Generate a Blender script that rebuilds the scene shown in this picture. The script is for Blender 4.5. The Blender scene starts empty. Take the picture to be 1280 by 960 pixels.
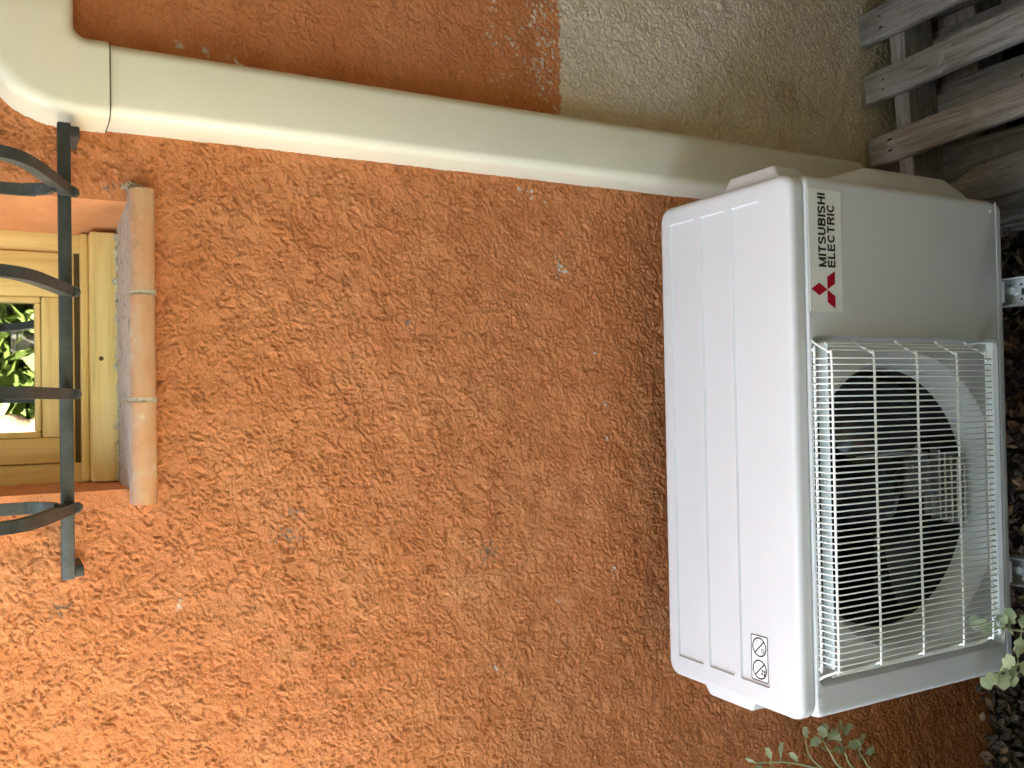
import bpy, bmesh, math, random
import numpy as np
from mathutils import Vector, Matrix
rad = math.radians
random.seed(7)
SC = bpy.context.scene
COL = SC.collection

# ------------------------------------------------------------------ camera
YAW, PITCH, ROLL, FPX = .0194, .5070, -.0088, 1158.55
CAM = Vector((.4753, -1.4011, 2.0851))
F = Vector((math.sin(YAW) * math.cos(PITCH), math.cos(YAW) * math.cos(PITCH), -math.sin(PITCH)))
R0 = Vector((math.cos(YAW), -math.sin(YAW), 0)); U0 = R0.cross(F)
RT = R0 * math.cos(ROLL) + U0 * math.sin(ROLL); UP = -R0 * math.sin(ROLL) + U0 * math.cos(ROLL)
cd = bpy.data.cameras.new('camera'); cam = bpy.data.objects.new('camera', cd); COL.objects.link(cam)
# the phone was held on its side: picture right is down in the world
m = Matrix((-UP, RT, -F)).transposed().to_4x4(); m.translation = CAM
cam.matrix_world = m
cd.sensor_fit = 'HORIZONTAL'; cd.sensor_width = 36; cd.lens = FPX / 1280 * 36
cd.clip_start = .02; cd.clip_end = 500
SC.camera = cam

# ------------------------------------------------------------------ sky, sun, exposure
SUN_EL, SUN_AZ = rad(47), rad(-20)          # sun stands behind the house (azimuth from +Y towards +X)
w = bpy.data.worlds.new('World'); SC.world = w; w.use_nodes = True
nt = w.node_tree; bg = nt.nodes['Background']
sky = nt.nodes.new('ShaderNodeTexSky'); sky.sky_type = 'NISHITA'; sky.sun_disc = False
sky.sun_elevation = SUN_EL; sky.sun_rotation = SUN_AZ
sky.air_density = 1.0; sky.dust_density = 3.0; sky.ozone_density = .6
nt.links.new(sky.outputs[0], bg.inputs[0]); bg.inputs[1].default_value = .15
sd = bpy.data.lights.new('sun', 'SUN'); sd.energy = 4.0; sd.angle = rad(.53); sd.color = (1, .955, .89)
sun = bpy.data.objects.new('sun', sd); COL.objects.link(sun)
sv = Vector((math.sin(SUN_AZ) * math.cos(SUN_EL), math.cos(SUN_AZ) * math.cos(SUN_EL), math.sin(SUN_EL)))
sun.rotation_euler = sv.to_track_quat('Z', 'Y').to_euler(); sun.location = sv * 20
cy = SC.cycles; cy.use_denoising = True; cy.denoising_prefilter = 'NONE'; cy.max_bounces = 6; cy.diffuse_bounces = 4; cy.glossy_bounces = 4; cy.transparent_max_bounces = 8; cy.caustics_reflective = False; cy.caustics_refractive = False
vs = SC.view_settings
vs.view_transform = 'Standard'; vs.look = 'None'; vs.gamma = 1; vs.use_curve_mapping = False
vs.exposure = 4.84
vs.use_white_balance = True; vs.white_balance_temperature = 8200; vs.white_balance_tint = 9     # the phone balanced for shade

# ------------------------------------------------------------------ helpers
ORG = {}
def tag(o, label=None, cat=None, group=None, kind=None):
    for k, v in (('label', label), ('category', cat), ('group', group), ('kind', kind)):
        if v: o[k] = v
    return o
def empty(name, loc, label, cat, group=None, rz=0):
    o = bpy.data.objects.new(name, None); COL.objects.link(o); o.location = loc; o.rotation_euler[2] = rz
    o.empty_display_size = .05
    ORG[o.name] = Vector(loc)
    return tag(o, label, cat, group)
def link(name, me, mat, parent=None):
    o = bpy.data.objects.new(name, me); COL.objects.link(o)
    if mat and not me.materials: me.materials.append(mat)
    if parent:
        o.parent = parent; ORG[o.name] = ORG[parent.name]
    else: ORG[o.name] = Vector((0, 0, 0))
    return o
class MB:
    """collects vertices and faces in world space (or local space of the parent when local=True)"""
    def __init__(s): s.v = []; s.f = []
    def add(s, v, f):
        n = len(s.v); s.v += [tuple(p) for p in v]; s.f += [tuple(i + n for i in q) for q in f]; return s
    def box(s, x0, x1, y0, y1, z0, z1):
        return s.add([(x, y, z) for x in (x0, x1) for y in (y0, y1) for z in (z0, z1)],
                     [(0, 1, 3, 2), (4, 6, 7, 5), (0, 4, 5, 1), (2, 3, 7, 6), (0, 2, 6, 4), (1, 5, 7, 3)])
    def loft(s, loops, cap0=True, cap1=True, closed=True):
        n = len(loops[0]); v = [p for L in loops for p in L]; f = []
        for i in range(len(loops) - 1):
            for j in range(n if closed else n - 1):
                k = (j + 1) % n; f.append((i * n + j, i * n + k, (i + 1) * n + k, (i + 1) * n + j))
        if cap0: f.append(tuple(range(n))[::-1])
        if cap1: f.append(tuple(range((len(loops) - 1) * n, len(loops) * n)))
        return s.add(v, f)
    def tube(s, pts, r, sides=6, prof=None, up=None):
        pts = [Vector(p) for p in pts]; loops = []; nrm = None
        for i, p in enumerate(pts):
            t = ((pts[i + 1] - p).normalized() if i < len(pts) - 1 else Vector()) + ((p - pts[i - 1]).normalized() if i else Vector())
            t.normalize()
            if nrm is None:
                a = Vector(up) if up else (Vector((0, 0, 1)) if abs(t.z) < .9 else Vector((1, 0, 0)))
                nrm = (a - t * a.dot(t)).normalized()
            else: nrm = (nrm - t * nrm.dot(t)).normalized()
            b = t.cross(nrm); rr = r[i] if isinstance(r, (list, tuple)) else r
            if prof: loops.append([p + nrm * q[0] * rr + b * q[1] * rr for q in prof])
            else: loops.append([p + (nrm * math.cos(2 * math.pi * k / sides) + b * math.sin(2 * math.pi * k / sides)) * rr for k in range(sides)])
        return s.loft(loops)
    def mesh(s, name, off=(0, 0, 0)):
        me = bpy.data.meshes.new(name); off = Vector(off)
        me.from_pydata([Vector(p) - off for p in s.v], [], s.f); me.update(); return me
    def build(s, name, mat, parent=None, smooth=35, bevel=0, local=False, seg=2):
        me = s.mesh(name, (0, 0, 0) if (local or not parent) else ORG[parent.name])
        bm = bmesh.new(); bm.from_mesh(me)
        bmesh.ops.recalc_face_normals(bm, faces=bm.faces)
        if bevel:
            es = [e for e in bm.edges if len(e.link_faces) == 2 and e.calc_face_angle(0) > rad(40)]
            bmesh.ops.bevel(bm, geom=es, offset=bevel, segments=seg, profile=.5, affect='EDGES')
        bm.to_mesh(me); bm.free()
        if smooth:
            me.shade_smooth(); me.set_sharp_from_angle(angle=rad(smooth))
        return link(name, me, mat, parent)
def rrect(x0, x1, y0, y1, r, n=6):
    """rounded rectangle loop, counter-clockwise, starting at the right side's lower end"""
    P = []
    for cx, cy, a in ((x1 - r, y0 + r, -90), (x1 - r, y1 - r, 0), (x0 + r, y1 - r, 90), (x0 + r, y0 + r, 180)):
        for k in range(n + 1):
            t = rad(a + 90 * k / n); P.append((cx + r * math.cos(t), cy + r * math.sin(t)))
    return P

# ------------------------------------------------------------------ materials
def M(name, col, rough=.6, metal=0, spec=.5, build=None):
    mt = bpy.data.materials.new(name); mt.use_nodes = True; n = mt.node_tree; b = n.nodes['Principled BSDF']
    b.inputs['Base Color'].default_value = (*col, 1); b.inputs['Roughness'].default_value = rough
    b.inputs['Metallic'].default_value = metal; b.inputs['Specular IOR Level'].default_value = spec
    if build: build(n, b)
    return mt
def N(n, t, **k):
    o = n.nodes.new(t)
    for a, v in k.items():
        if a.startswith('i_'):
            key = a[2:].replace('_', ' '); o.inputs[int(key) if key.isdigit() else key].default_value = v
        else: setattr(o, a, v)
    return o
def coords(n, scale=(1, 1, 1)):
    t = N(n, 'ShaderNodeTexCoord'); mp = N(n, 'ShaderNodeMapping'); mp.inputs['Scale'].default_value = scale
    n.links.new(t.outputs['Object'], mp.inputs[0]); return mp.outputs[0]
def noise(n, vec, scale, detail=4, rough=.55, dist=0):
    o = N(n, 'ShaderNodeTexNoise'); o.inputs['Scale'].default_value = scale; o.inputs['Detail'].default_value = detail
    o.inputs['Roughness'].default_value = rough; o.inputs['Distortion'].default_value = dist
    n.links.new(vec, o.inputs['Vector']); return o.outputs['Fac']
def ramp(n, fac, stops):
    o = N(n, 'ShaderNodeValToRGB'); e = o.color_ramp.elements
    while len(e) < len(stops): e.new(.5)
    for q, (p, c) in zip(e, stops): q.position = p; q.color = (*c, 1) if len(c) == 3 else c
    n.links.new(fac, o.inputs[0]); return o.outputs[0]
def mix(n, fac, a, b, mode='MIX'):
    o = N(n, 'ShaderNodeMix', data_type='RGBA', blend_type=mode)
    for s, v in ((o.inputs[0], fac), (o.inputs[6], a), (o.inputs[7], b)):
        if hasattr(v, 'links') or hasattr(v, 'is_output'): n.links.new(v, s)
        else: s.default_value = v if isinstance(v, float) else (*v, 1)
    return o.outputs[2]
def bump(n, b, h, strength=.3, dist=.001):
    o = N(n, 'ShaderNodeBump'); o.inputs['Strength'].default_value = strength; o.inputs['Distance'].default_value = dist
    n.links.new(h, o.inputs['Height']); n.links.new(o.outputs[0], b.inputs['Normal'])

ORANGE = (.66, .262, .105)
def _plaster(n, b):
    v = coords(n)
    c1 = ramp(n, noise(n, v, 9, 5, .6), [(.3, (.68, .226, .088)), (.55, (.74, .272, .114)), (.8, (.79, .325, .150))])
    c2 = ramp(n, noise(n, v, 300, 5, .75), [(.30, (.74, .70, .64)), (.48, (.98, .98, .97)), (.70, (1.10, 1.11, 1.14))])
    orange = mix(n, 1., c1, c2, 'MULTIPLY')
    cr = ramp(n, noise(n, v, 7, 5, .6), [(.26, (.60, .41, .25)), (.40, (.80, .65, .49)), (.75, (.87, .75, .60))])
    cr = mix(n, 1., cr, ramp(n, noise(n, v, 140, 4, .7), [(.3, (.84, .82, .79)), (.6, (1.05, 1.05, 1.05))]), 'MULTIPLY')
    at = N(n, 'ShaderNodeAttribute', attribute_name='bare')
    col = mix(n, at.outputs['Fac'], orange, cr)
    a2 = N(n, 'ShaderNodeAttribute', attribute_name='chip')
    col = mix(n, a2.outputs['Fac'], col, (.74, .64, .54))
    a3 = N(n, 'ShaderNodeAttribute', attribute_name='stain')
    col = mix(n, a3.outputs['Fac'], col, (.20, .17, .14))
    n.links.new(col, b.inputs['Base Color'])
    h = N(n, 'ShaderNodeMath', operation='ADD'); n.links.new(noise(n, v, 420, 3, .7), h.inputs[0]); n.links.new(noise(n, v, 900, 2, .6), h.inputs[1])
    bump(n, b, h.outputs[0], 1., .0017)
M_PLASTER = M('rough_render', ORANGE, .9, spec=.25, build=_plaster)
def _smoothp(n, b):
    v = coords(n)
    n.links.new(ramp(n, noise(n, v, 14, 5, .6), [(.3, (.56, .21, .085)), (.7, (.68, .28, .12))]), b.inputs['Base Color'])
    bump(n, b, noise(n, v, 160, 5, .65), .6, .003)
M_REVEAL = M('reveal_render', ORANGE, .9, spec=.25, build=_smoothp)
M_FARWALL = M('unseen_wall_render', (.32, .25, .18), .95, spec=.2, build=lambda n, b: bump(n, b, noise(n, coords(n), 60, 5, .65), .6, .01))
M_ROOF = M('roof_tile', (.30, .13, .08), .9)

def _plastic(a, c, mott=.03):
    def f(n, b):
        v = coords(n)
        k = noise(n, v, 5, 4, .6)
        lo = tuple(q * (1 - mott) for q in c)
        n.links.new(ramp(n, k, [(.35, lo), (.65, c)]), b.inputs['Base Color'])
        n.links.new(ramp(n, noise(n, v, 11, 5, .7), [(.3, (a - .05,) * 3), (.7, (a + .07,) * 3)]), b.inputs['Roughness'])
    return f
M_AC = M('white_casing', (.80, .79, .76), .34, build=_plastic(.40, (.57, .573, .57)))
M_ACTOP = M('white_top', (.82, .81, .80), .4, build=_plastic(.42, (.56, .563, .565)))
M_WIRE = M('white_wire', (.80, .82, .79), .35)
M_STRIP = M('zinc_white', (.82, .88, .88), .35, 0)
M_BELL = M('grey_shroud', (.62, .63, .63), .38)
M_DARK = M('shade_black', (.012, .012, .014), .6)  # black stands in for shade inside the unit, room and holes
M_FAN = M('fan_plastic', (.022, .024, .028), .2)
M_MOTOR = M('motor_grey', (.16, .165, .17), .4, .6)
M_ALU = M('bright_aluminium', (.55, .58, .60), .35, .9)
M_PLATE = M('badge_film', (.73, .72, .68), .3)
M_BLACK = M('black_print', (.012, .012, .013), .5)
M_RED = M('red_print', (.42, .004, .022), .4)
M_PAPER = M('sticker_white', (.80, .80, .80), .45)
M_GREYP = M('grey_print', (.35, .35, .35), .5)
M_DUCT = M('cream_duct', (.72, .66, .52), .33, build=_plastic(.34, (.72, .66, .515), .04))
M_GAP = M('seam_dark', (.10, .08, .06), .8)
def _zinc(n, b):
    v = coords(n)
    n.links.new(ramp(n, noise(n, v, 60, 4, .6), [(.3, (.55, .59, .63)), (.7, (.78, .80, .82))]), b.inputs['Base Color'])
    n.links.new(ramp(n, noise(n, v, 35, 4, .6), [(.3, (.34,) * 3), (.7, (.52,) * 3)]), b.inputs['Roughness'])
M_ZINC = M('galvanised_steel', (.6, .62, .65), .4, .65, build=_zinc)
M_RUBBER = M('rubber', (.02, .02, .02), .8)
def _iron(n, b):
    v = coords(n)
    n.links.new(ramp(n, noise(n, v, 45, 6, .65), [(.35, (.026, .030, .028)), (.6, (.050, .056, .052)), (.8, (.085, .078, .062))]), b.inputs['Base Color'])
    bump(n, b, noise(n, v, 120, 5, .6), .5, .0015)
M_IRON = M('black_iron', (.03, .033, .03), .48, 0, .5, _iron)
def _yellow(ax):
    def f(n, b):
        s = [90, 90, 90]; s[ax] = 5
        v = coords(n, s)
        n.links.new(ramp(n, noise(n, v, 1, 5, .6), [(.28, (.60, .38, .13)), (.45, (.77, .53, .21)), (.6, (.82, .58, .25)), (.8, (.76, .50, .19))]), b.inputs['Base Color'])
        bump(n, b, noise(n, v, 1.2, 5, .6), .5, .0012)
    return f
M_YX = M('yellow_wood_x', (.7, .43, .13), .5, build=_yellow(0))
M_YZ = M('yellow_wood_z', (.7, .43, .13), .5, build=_yellow(2))
M_GASKET = M('brown_gasket', (.10, .055, .02), .7)
def _glass(n, b):
    out = n.nodes['Material Output']; n.nodes.remove(b)
    g = N(n, 'ShaderNodeBsdfGlossy'); g.inputs['Roughness'].default_value = .012; g.inputs['Color'].default_value = (.95, .97, .95, 1)
    t = N(n, 'ShaderNodeBsdfTransparent'); t.inputs['Color'].default_value = (.75, .8, .77, 1)
    f = N(n, 'ShaderNodeFresnel'); f.inputs['IOR'].default_value = 3.6
    x = N(n, 'ShaderNodeMixShader'); n.links.new(f.outputs[0], x.inputs[0]); n.links.new(t.outputs[0], x.inputs[1]); n.links.new(g.outputs[0], x.inputs[2])
    n.links.new(x.outputs[0], out.inputs[0])
M_GLASS = M('coated_glass', (.02, .02, .02), build=_glass)
def _terra(n, b):
    v = coords(n)
    tc = N(n, 'ShaderNodeTexCoord'); sp = N(n, 'ShaderNodeSeparateXYZ'); n.links.new(tc.outputs['Object'], sp.inputs[0])
    k = N(n, 'ShaderNodeMath', operation='MULTIPLY_ADD'); n.links.new(noise(n, v, 30, 5, .65), k.inputs[0]); k.inputs[1].default_value = .03; n.links.new(sp.outputs[1], k.inputs[2])
    mr = N(n, 'ShaderNodeMapRange'); mr.inputs[1].default_value = -.018; mr.inputs[2].default_value = .004; n.links.new(k.outputs[0], mr.inputs[0])
    oi = N(n, 'ShaderNodeObjectInfo')
    t = ramp(n, noise(n, v, 22, 6, .65), [(.3, (.42, .22, .11)), (.45, (.58, .29, .145)), (.60, (.56, .33, .19)), (.68, (.62, .47, .32)), (.74, (.52, .30, .17))])
    t = mix(n, 1., t, ramp(n, oi.outputs['Random'], [(0, (.9, .92, .9)), (1, (1.08, 1., .95))]), 'MULTIPLY')
    g = ramp(n, noise(n, v, 40, 6, .65), [(.3, (.26, .19, .15)), (.42, (.40, .315, .255)), (.6, (.46, .37, .305)), (.72, (.36, .28, .23))])
    g = mix(n, ramp(n, noise(n, v, 85, 4, .6), [(.60, (0, 0, 0)), (.66, (.85, .85, .85))]), g, (.055, .045, .038))
    n.links.new(mix(n, mr.outputs[0], t, g), b.inputs['Base Color'])
    bump(n, b, noise(n, v, 130, 5, .65), .45, .002)
M_TERRA = M('terracotta', (.55, .28, .14), .75, build=_terra)
def _mortar(n, b):
    v = coords(n)
    n.links.new(ramp(n, noise(n, v, 160, 5, .7), [(.33, (.16, .13, .09)), (.45, (.50, .42, .29)), (.8, (.62, .54, .40))]), b.inputs['Base Color'])
    bump(n, b, noise(n, v, 200, 5, .7), .8, .004)
M_MORTAR = M('lime_mortar', (.5, .43, .3), .95, build=_mortar)
def _wood(n, b):
    v = coords(n, (70, 6, 70)); oi = N(n, 'ShaderNodeObjectInfo')
    ad = N(n, 'ShaderNodeVectorMath', operation='ADD'); n.links.new(v, ad.inputs[0])
    sc = N(n, 'ShaderNodeMath', operation='MULTIPLY'); sc.inputs[1].default_value = 50; n.links.new(oi.outputs['Random'], sc.inputs[0]); n.links.new(sc.outputs[0], ad.inputs[1])
    g = noise(n, ad.outputs[0], 1, 7, .65, 1.2)
    c = ramp(n, g, [(.28, (.12, .105, .092)), (.48, (.25, .225, .205)), (.62, (.33, .305, .285)), (.8, (.44, .42, .40))])
    v2 = coords(n); w2 = noise(n, v2, 13, 6, .7, .6)
    c = mix(n, ramp(n, w2, [(.56, (0, 0, 0)), (.68, (.75, .75, .75))]), c, (.44, .42, .40))
    c = mix(n, ramp(n, noise(n, v2, 55, 3, .5), [(.68, (0, 0, 0)), (.74, (.8, .8, .8))]), c, (.045, .035, .028))
    c = mix(n, 1., c, ramp(n, oi.outputs['Random'], [(0, (.72, .71, .70)), (.5, (1, 1, 1)), (1, (1.12, 1.04, .98))]), 'MULTIPLY')
    n.links.new(c, b.inputs['Base Color']); bump(n, b, g, .7, .003)
M_WOOD = M('weathered_wood', (.2, .17, .14), .85, spec=.2, build=_wood)
M_NAIL = M('rusty_nail', (.05, .03, .02), .7, .6)
def _soil(n, b):
    v = coords(n)
    n.links.new(ramp(n, noise(n, v, 6, 7, .65), [(.3, (.035, .030, .025)), (.6, (.070, .060, .050)), (.8, (.11, .098, .082))]), b.inputs['Base Color'])
    bump(n, b, noise(n, v, 40, 6, .7), 1, .02)
M_SOIL = M('dark_soil', (.08, .06, .045), .95, spec=.2, build=_soil)
def _pav(n, b):
    v = coords(n)
    n.links.new(ramp(n, noise(n, v, 5, 7, .65), [(.3, (.34, .32, .29)), (.7, (.46, .435, .40))]), b.inputs['Base Color'])
    bump(n, b, noise(n, v, 30, 6, .7), .6, .01)
M_PAVING = M('bounce_paving', (.5, .43, .32), .9, spec=.2, build=_pav)
def _chip(n, b):
    v = coords(n)
    n.links.new(ramp(n, noise(n, v, 45, 3, .6), [(.3, (.035, .026, .02)), (.48, (.085, .062, .046)), (.6, (.15, .12, .095)), (.72, (.24, .205, .17)), (.8, (.10, .055, .028))]), b.inputs['Base Color'])
    bump(n, b, noise(n, v, 240, 4, .6), .5, .002)
M_CHIP = M('bark_chip', (.09, .07, .05), .85, spec=.25, build=_chip)
def leafmat(name, lo, hi, sc=30):
    def f(n, b):
        n.links.new(ramp(n, noise(n, coords(n), sc, 4, .6), [(.3, lo), (.7, hi)]), b.inputs['Base Color'])
        b.inputs['Transmission Weight'].default_value = 0
        tr = N(n, 'ShaderNodeBsdfTranslucent'); tr.inputs['Color'].default_value = (*hi, 1)
        x = N(n, 'ShaderNodeMixShader'); x.inputs[0].default_value = .3
        n.links.new(b.outputs[0], x.inputs[1]); n.links.new(tr.outputs[0], x.inputs[2]); n.links.new(x.outputs[0], n.nodes['Material Output'].inputs[0])
    return M(name, hi, .55, build=f)
M_LEAF = leafmat('grey_green_leaf', (.26, .32, .17), (.42, .48, .28), 60)
M_STEM = M('pale_stem', (.46, .49, .27), .6)
M_BUSH = leafmat('garden_leaf', (.06, .10, .025), (.115, .175, .045), 8)
M_TRUNK = M('twig', (.12, .09, .06), .9)
def _rock(n, b):
    v = coords(n)
    n.links.new(ramp(n, noise(n, v, 7, 6, .6), [(.3, (.30, .17, .12)), (.6, (.46, .31, .23)), (.8, (.55, .44, .36))]), b.inputs['Base Color'])
    bump(n, b, noise(n, v, 18, 6, .7), 1, .02)
M_ROCK = M('pink_stone', (.42, .28, .2), .9, build=_rock)
M_POT = M('grey_pot', (.045, .048, .046), .6)

# ------------------------------------------------------------------ numpy noise for the relief of the render
_rng = np.random.RandomState(3)
_perm = _rng.permutation(4096).astype(np.int64); _ga = _rng.rand(4096) * 2 * np.pi
_gx, _gy = np.cos(_ga), np.sin(_ga)
def perlin(x, y, seed=0):
    xi = np.floor(x).astype(np.int64); yi = np.floor(y).astype(np.int64); xf = x - xi; yf = y - yi
    u = xf ** 3 * (xf * (xf * 6 - 15) + 10); v = yf ** 3 * (yf * (yf * 6 - 15) + 10)
    def g(ix, iy, dx, dy):
        h = _perm[(_perm[(ix + seed * 131) & 4095] + iy + seed * 17) & 4095]
        return _gx[h] * dx + _gy[h] * dy
    a = g(xi, yi, xf, yf); b = g(xi + 1, yi, xf - 1, yf); c = g(xi, yi + 1, xf, yf - 1); d = g(xi + 1, yi + 1, xf - 1, yf - 1)
    return (a + (b - a) * u + (c - a) * v + (a - b - c + d) * u * v) * 1.5
def fbm(x, y, o=3, seed=0, gain=.5):
    s = 0; a = 1
    for i in range(o):
        s = s + a * perlin(x * 2 ** i, y * 2 ** i, seed + i); a *= gain
    return s
def sstep(a, b, x):
    t = np.clip((x - a) / (b - a), 0, 1); return t * t * (3 - 2 * t)
def worley(x, y, seed=0):
    xi = np.floor(x).astype(np.int64); yi = np.floor(y).astype(np.int64); f1 = np.full(x.shape, 9.); f2 = np.full(x.shape, 9.); hid = np.zeros(x.shape)
    for dx in (-1, 0, 1):
        for dy in (-1, 0, 1):
            h = _perm[(_perm[(xi + dx + seed * 131) & 4095] + yi + dy + seed * 17) & 4095]
            d = (xi + dx + .5 + .42 * _gx[h] - x) ** 2 + (yi + dy + .5 + .42 * _gy[h] - y) ** 2
            n = d < f1; f2 = np.where(n, f1, np.minimum(f2, d)); hid = np.where(n, h / 4096., hid); f1 = np.where(n, d, f1)
    return np.sqrt(f1), np.sqrt(f2), hid
def render_height(x, z):
    ca, sa = math.cos(rad(35)), math.sin(rad(35))
    p = (x * ca + z * sa) * .86; q = -x * sa + z * ca          # trowel strokes run on a slant
    wx = fbm(x / .03, z / .03, 2, 40) * .009; wz = fbm(x / .03, z / .03, 2, 50) * .009
    p = p + wx; q = q + wz
    big = fbm(x / .055, z / .055, 2, 1) * .0020
    rough = .40 + .60 * sstep(-.6, .25, fbm(x / .04, z / .04, 2, 31))        # smooth trowelled islands between rough spots
    lump = fbm(p / .012, q / .012, 2, 7, .6)
    jx = perlin(x / .005, z / .005, 11) * .0012; jz = perlin(x / .005, z / .005, 12) * .0012
    f1, f2, hid = worley((p + jx) / .0042, (q + jz) / .0042, 3)  # sand grains dragged by the trowel
    flake = hid * sstep(0, .22, f2 - f1)                         # little flakes standing at different heights
    grain = perlin(x / .0042, z / .0042, 77)
    k1, k2, kid = worley((p + jz) / .0056, (q + jx) / .0056, 9)
    hole = sstep(.40, .12, k1) * (kid > .42)                      # holes torn open by the float
    g1, g2, gid = worley((p + wx * .8 + jx * 2) / .020, (q + wz * .8 + jz * 2) / .020, 5)
    seam = sstep(.10, 0, g2 - g1) * sstep(-.1, .35, perlin(x / .020, z / .020, 25))
    h = lump * .0017
    h = np.where(h > .0006, .0006 + (h - .0006) * .4, h)         # tops pressed flat by the trowel
    h = h + (flake * .0024 + grain * .0011) * (.15 + .85 * rough) - seam * .0024 - hole * .0050 * (.1 + .9 * rough)
    return big + h * .74

# ------------------------------------------------------------------ ground
def gz(y): return float(np.interp(-y, [-60, 0, .80, .86, 1.95, 2.3, 6, 60], [0, 0, 0, .88, .95, 1.5, 1.75, 5]))  # front step and bank are added out of view to cut low light
gm = MB()
xs = sorted(set(list(np.linspace(-60, 60, 31)) + list(np.linspace(-3, 3, 31))))
ys = sorted([60, 20, 6, 3, 1, .3, 0, -.3, -.6, -.8, -.83, -.86, -1, -1.6, -1.95, -2.08, -2.2, -2.3, -2.35, -2.5, -2.6, -2.75, -2.9, -3.1, -3.5, -4, -5, -6, -9, -14, -25, -40, -60], reverse=True)
gv = [(x, y, gz(y) + (.06 * math.sin(x * 2.1 + y) if -20 < y < -2.5 else 0)) for y in ys for x in xs]
nx = len(xs)
gm.add(gv, [(j * nx + i, j * nx + i + 1, (j + 1) * nx + i + 1, (j + 1) * nx + i) for j in range(len(ys) - 1) for i in range(nx - 1)])
tag(gm.build('ground', M_SOIL), kind='structure')
b = MB(); b.box(-40, -.72, -2.6, -.003, -.5, 1.30); b.box(-40, -1.01, -.003, 40, -.5, 1.298)
tag(b.build('bounce_terrace', M_PAVING, None, 0), kind='structure')  # unseen paved level, added to bounce sunlight onto the upper wall

# ------------------------------------------------------------------ house
house = empty('house', (0, 0, 0), 'rough rendered orange house wall with bare cream patch and yellow window', 'house')
OX0, OX1, OZ0, OZ1 = .360, .764, 1.915, 2.62                     # window opening
FY = .15                                                          # depth of the window frame
def axis(lo, f0, f1, hi, step, must):
    a = list(np.arange(f0, f1 + 1e-6, step)); s = step
    while a[-1] < hi: s *= 1.35; a.append(min(hi, a[-1] + s))
    s = step
    while a[0] > lo: s *= 1.35; a.insert(0, max(lo, a[0] - s))
    a = np.array(a)
    for q in must: a[np.argmin(np.abs(a - q))] = q
    return a
gx = axis(-1.0, -.72, 1.40, 1.42, .0021, (OX0, OX1)); gzv = axis(-.1, -.05, 2.12, 3.7, .0021, (OZ0, OZ1))
X, Z = np.meshgrid(gx, gzv)
H = render_height(X, Z)
din = np.maximum(np.maximum(OX0 - X, X - OX1), np.maximum(OZ0 - Z, Z - OZ1))     # distance outside the opening
H = H * (.15 + .85 * sstep(0, .035, np.abs(din)))
H = H + .004 * sstep(.03, 0, din) * 0
V = np.stack([X, -.001 - H, Z], -1).reshape(-1, 3)
ny_, nx_ = X.shape
I = np.arange(ny_ * nx_).reshape(ny_, nx_)
Q = np.stack([I[:-1, :-1], I[:-1, 1:], I[1:, 1:], I[1:, :-1]], -1).reshape(-1, 4)
mx = (X[:-1, :-1] + X[1:, 1:]).ravel() / 2; mz = (Z[:-1, :-1] + Z[1:, 1:]).ravel() / 2
Q = Q[~((mx > OX0) & (mx < OX1) & (mz > OZ0) & (mz < OZ1))]
me = bpy.data.meshes.new('wall')
me.vertices.add(len(V)); me.vertices.foreach_set('co', V.astype(np.float32).ravel())
me.loops.add(Q.size); me.loops.foreach_set('vertex_index', Q.astype(np.int32).ravel())
me.polygons.add(len(Q)); me.polygons.foreach_set('loop_start', np.arange(0, Q.size, 4, dtype=np.int32))
me.polygons.foreach_set('use_smooth', np.ones(len(Q), bool))
me.update(calc_edges=True)
# paint: bare cream render right of the duct below 1.2 m, chipped specks near its edge and in a few spots
x, z = V[:, 0], V[:, 2]; hh = H.ravel()
edge = 1.197 + fbm(x / .05, z / .05, 2, 80) * .006 + fbm(x / .010, z / .010, 3, 81, .65) * .0055
bare = sstep(-.0025, .0025, edge - z) * (x > .915)
sp = fbm(x / .0075, z / .0075, 3, 90, .65)
chip = sstep(.46, .56, sp + .55 * fbm(x / .045, z / .045, 2, 99) - np.clip((z - 1.2) / .30, 0, 3)) * (x > .915) * (z > 1.19)
spot = fbm(x / .007, z / .007, 2, 95)
for cx, cz, r in ((.709, 1.204, .012), (.842, 1.287, .006), (.838, 1.262, .006), (.464, 1.115, .005), (.161, 1.099, .006), (.998, 1.849, .008), (.997, 1.815, .006),
                  (.985, 1.77, .009), (.19, 1.86, .006), (.73, 1.17, .004), (.826, 1.235, .004), (.40, 1.11, .005), (.56, 1.13, .005), (.07, 1.60, .004), (.02, 1.35, .005), (.12, 1.22, .005)):
    d = np.hypot(x - cx, z - cz) / r
    chip = np.maximum(chip, sstep(.0, .12, spot + .25 - d * .55) * (d < 2.5))
stain = np.zeros_like(x)
for cx, cz, r in ((.275, 1.701, .02), (.218, 1.359, .018), (.205, 2.013, .014), (.31, 1.69, .012), (.60, 1.50, .01), (.78, 1.945, .010)):
    d = np.hypot(x - cx, z - cz) / r
    stain = np.maximum(stain, .75 * sstep(.0, .25, spot + .2 - d * .5))
for nm, arr in (('bare', bare), ('chip', chip), ('stain', stain)):
    a = me.attributes.new(nm, 'FLOAT', 'POINT'); a.data.foreach_set('value', arr.astype(np.float32))
wall = link('wall', me, M_PLASTER, house)
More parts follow.
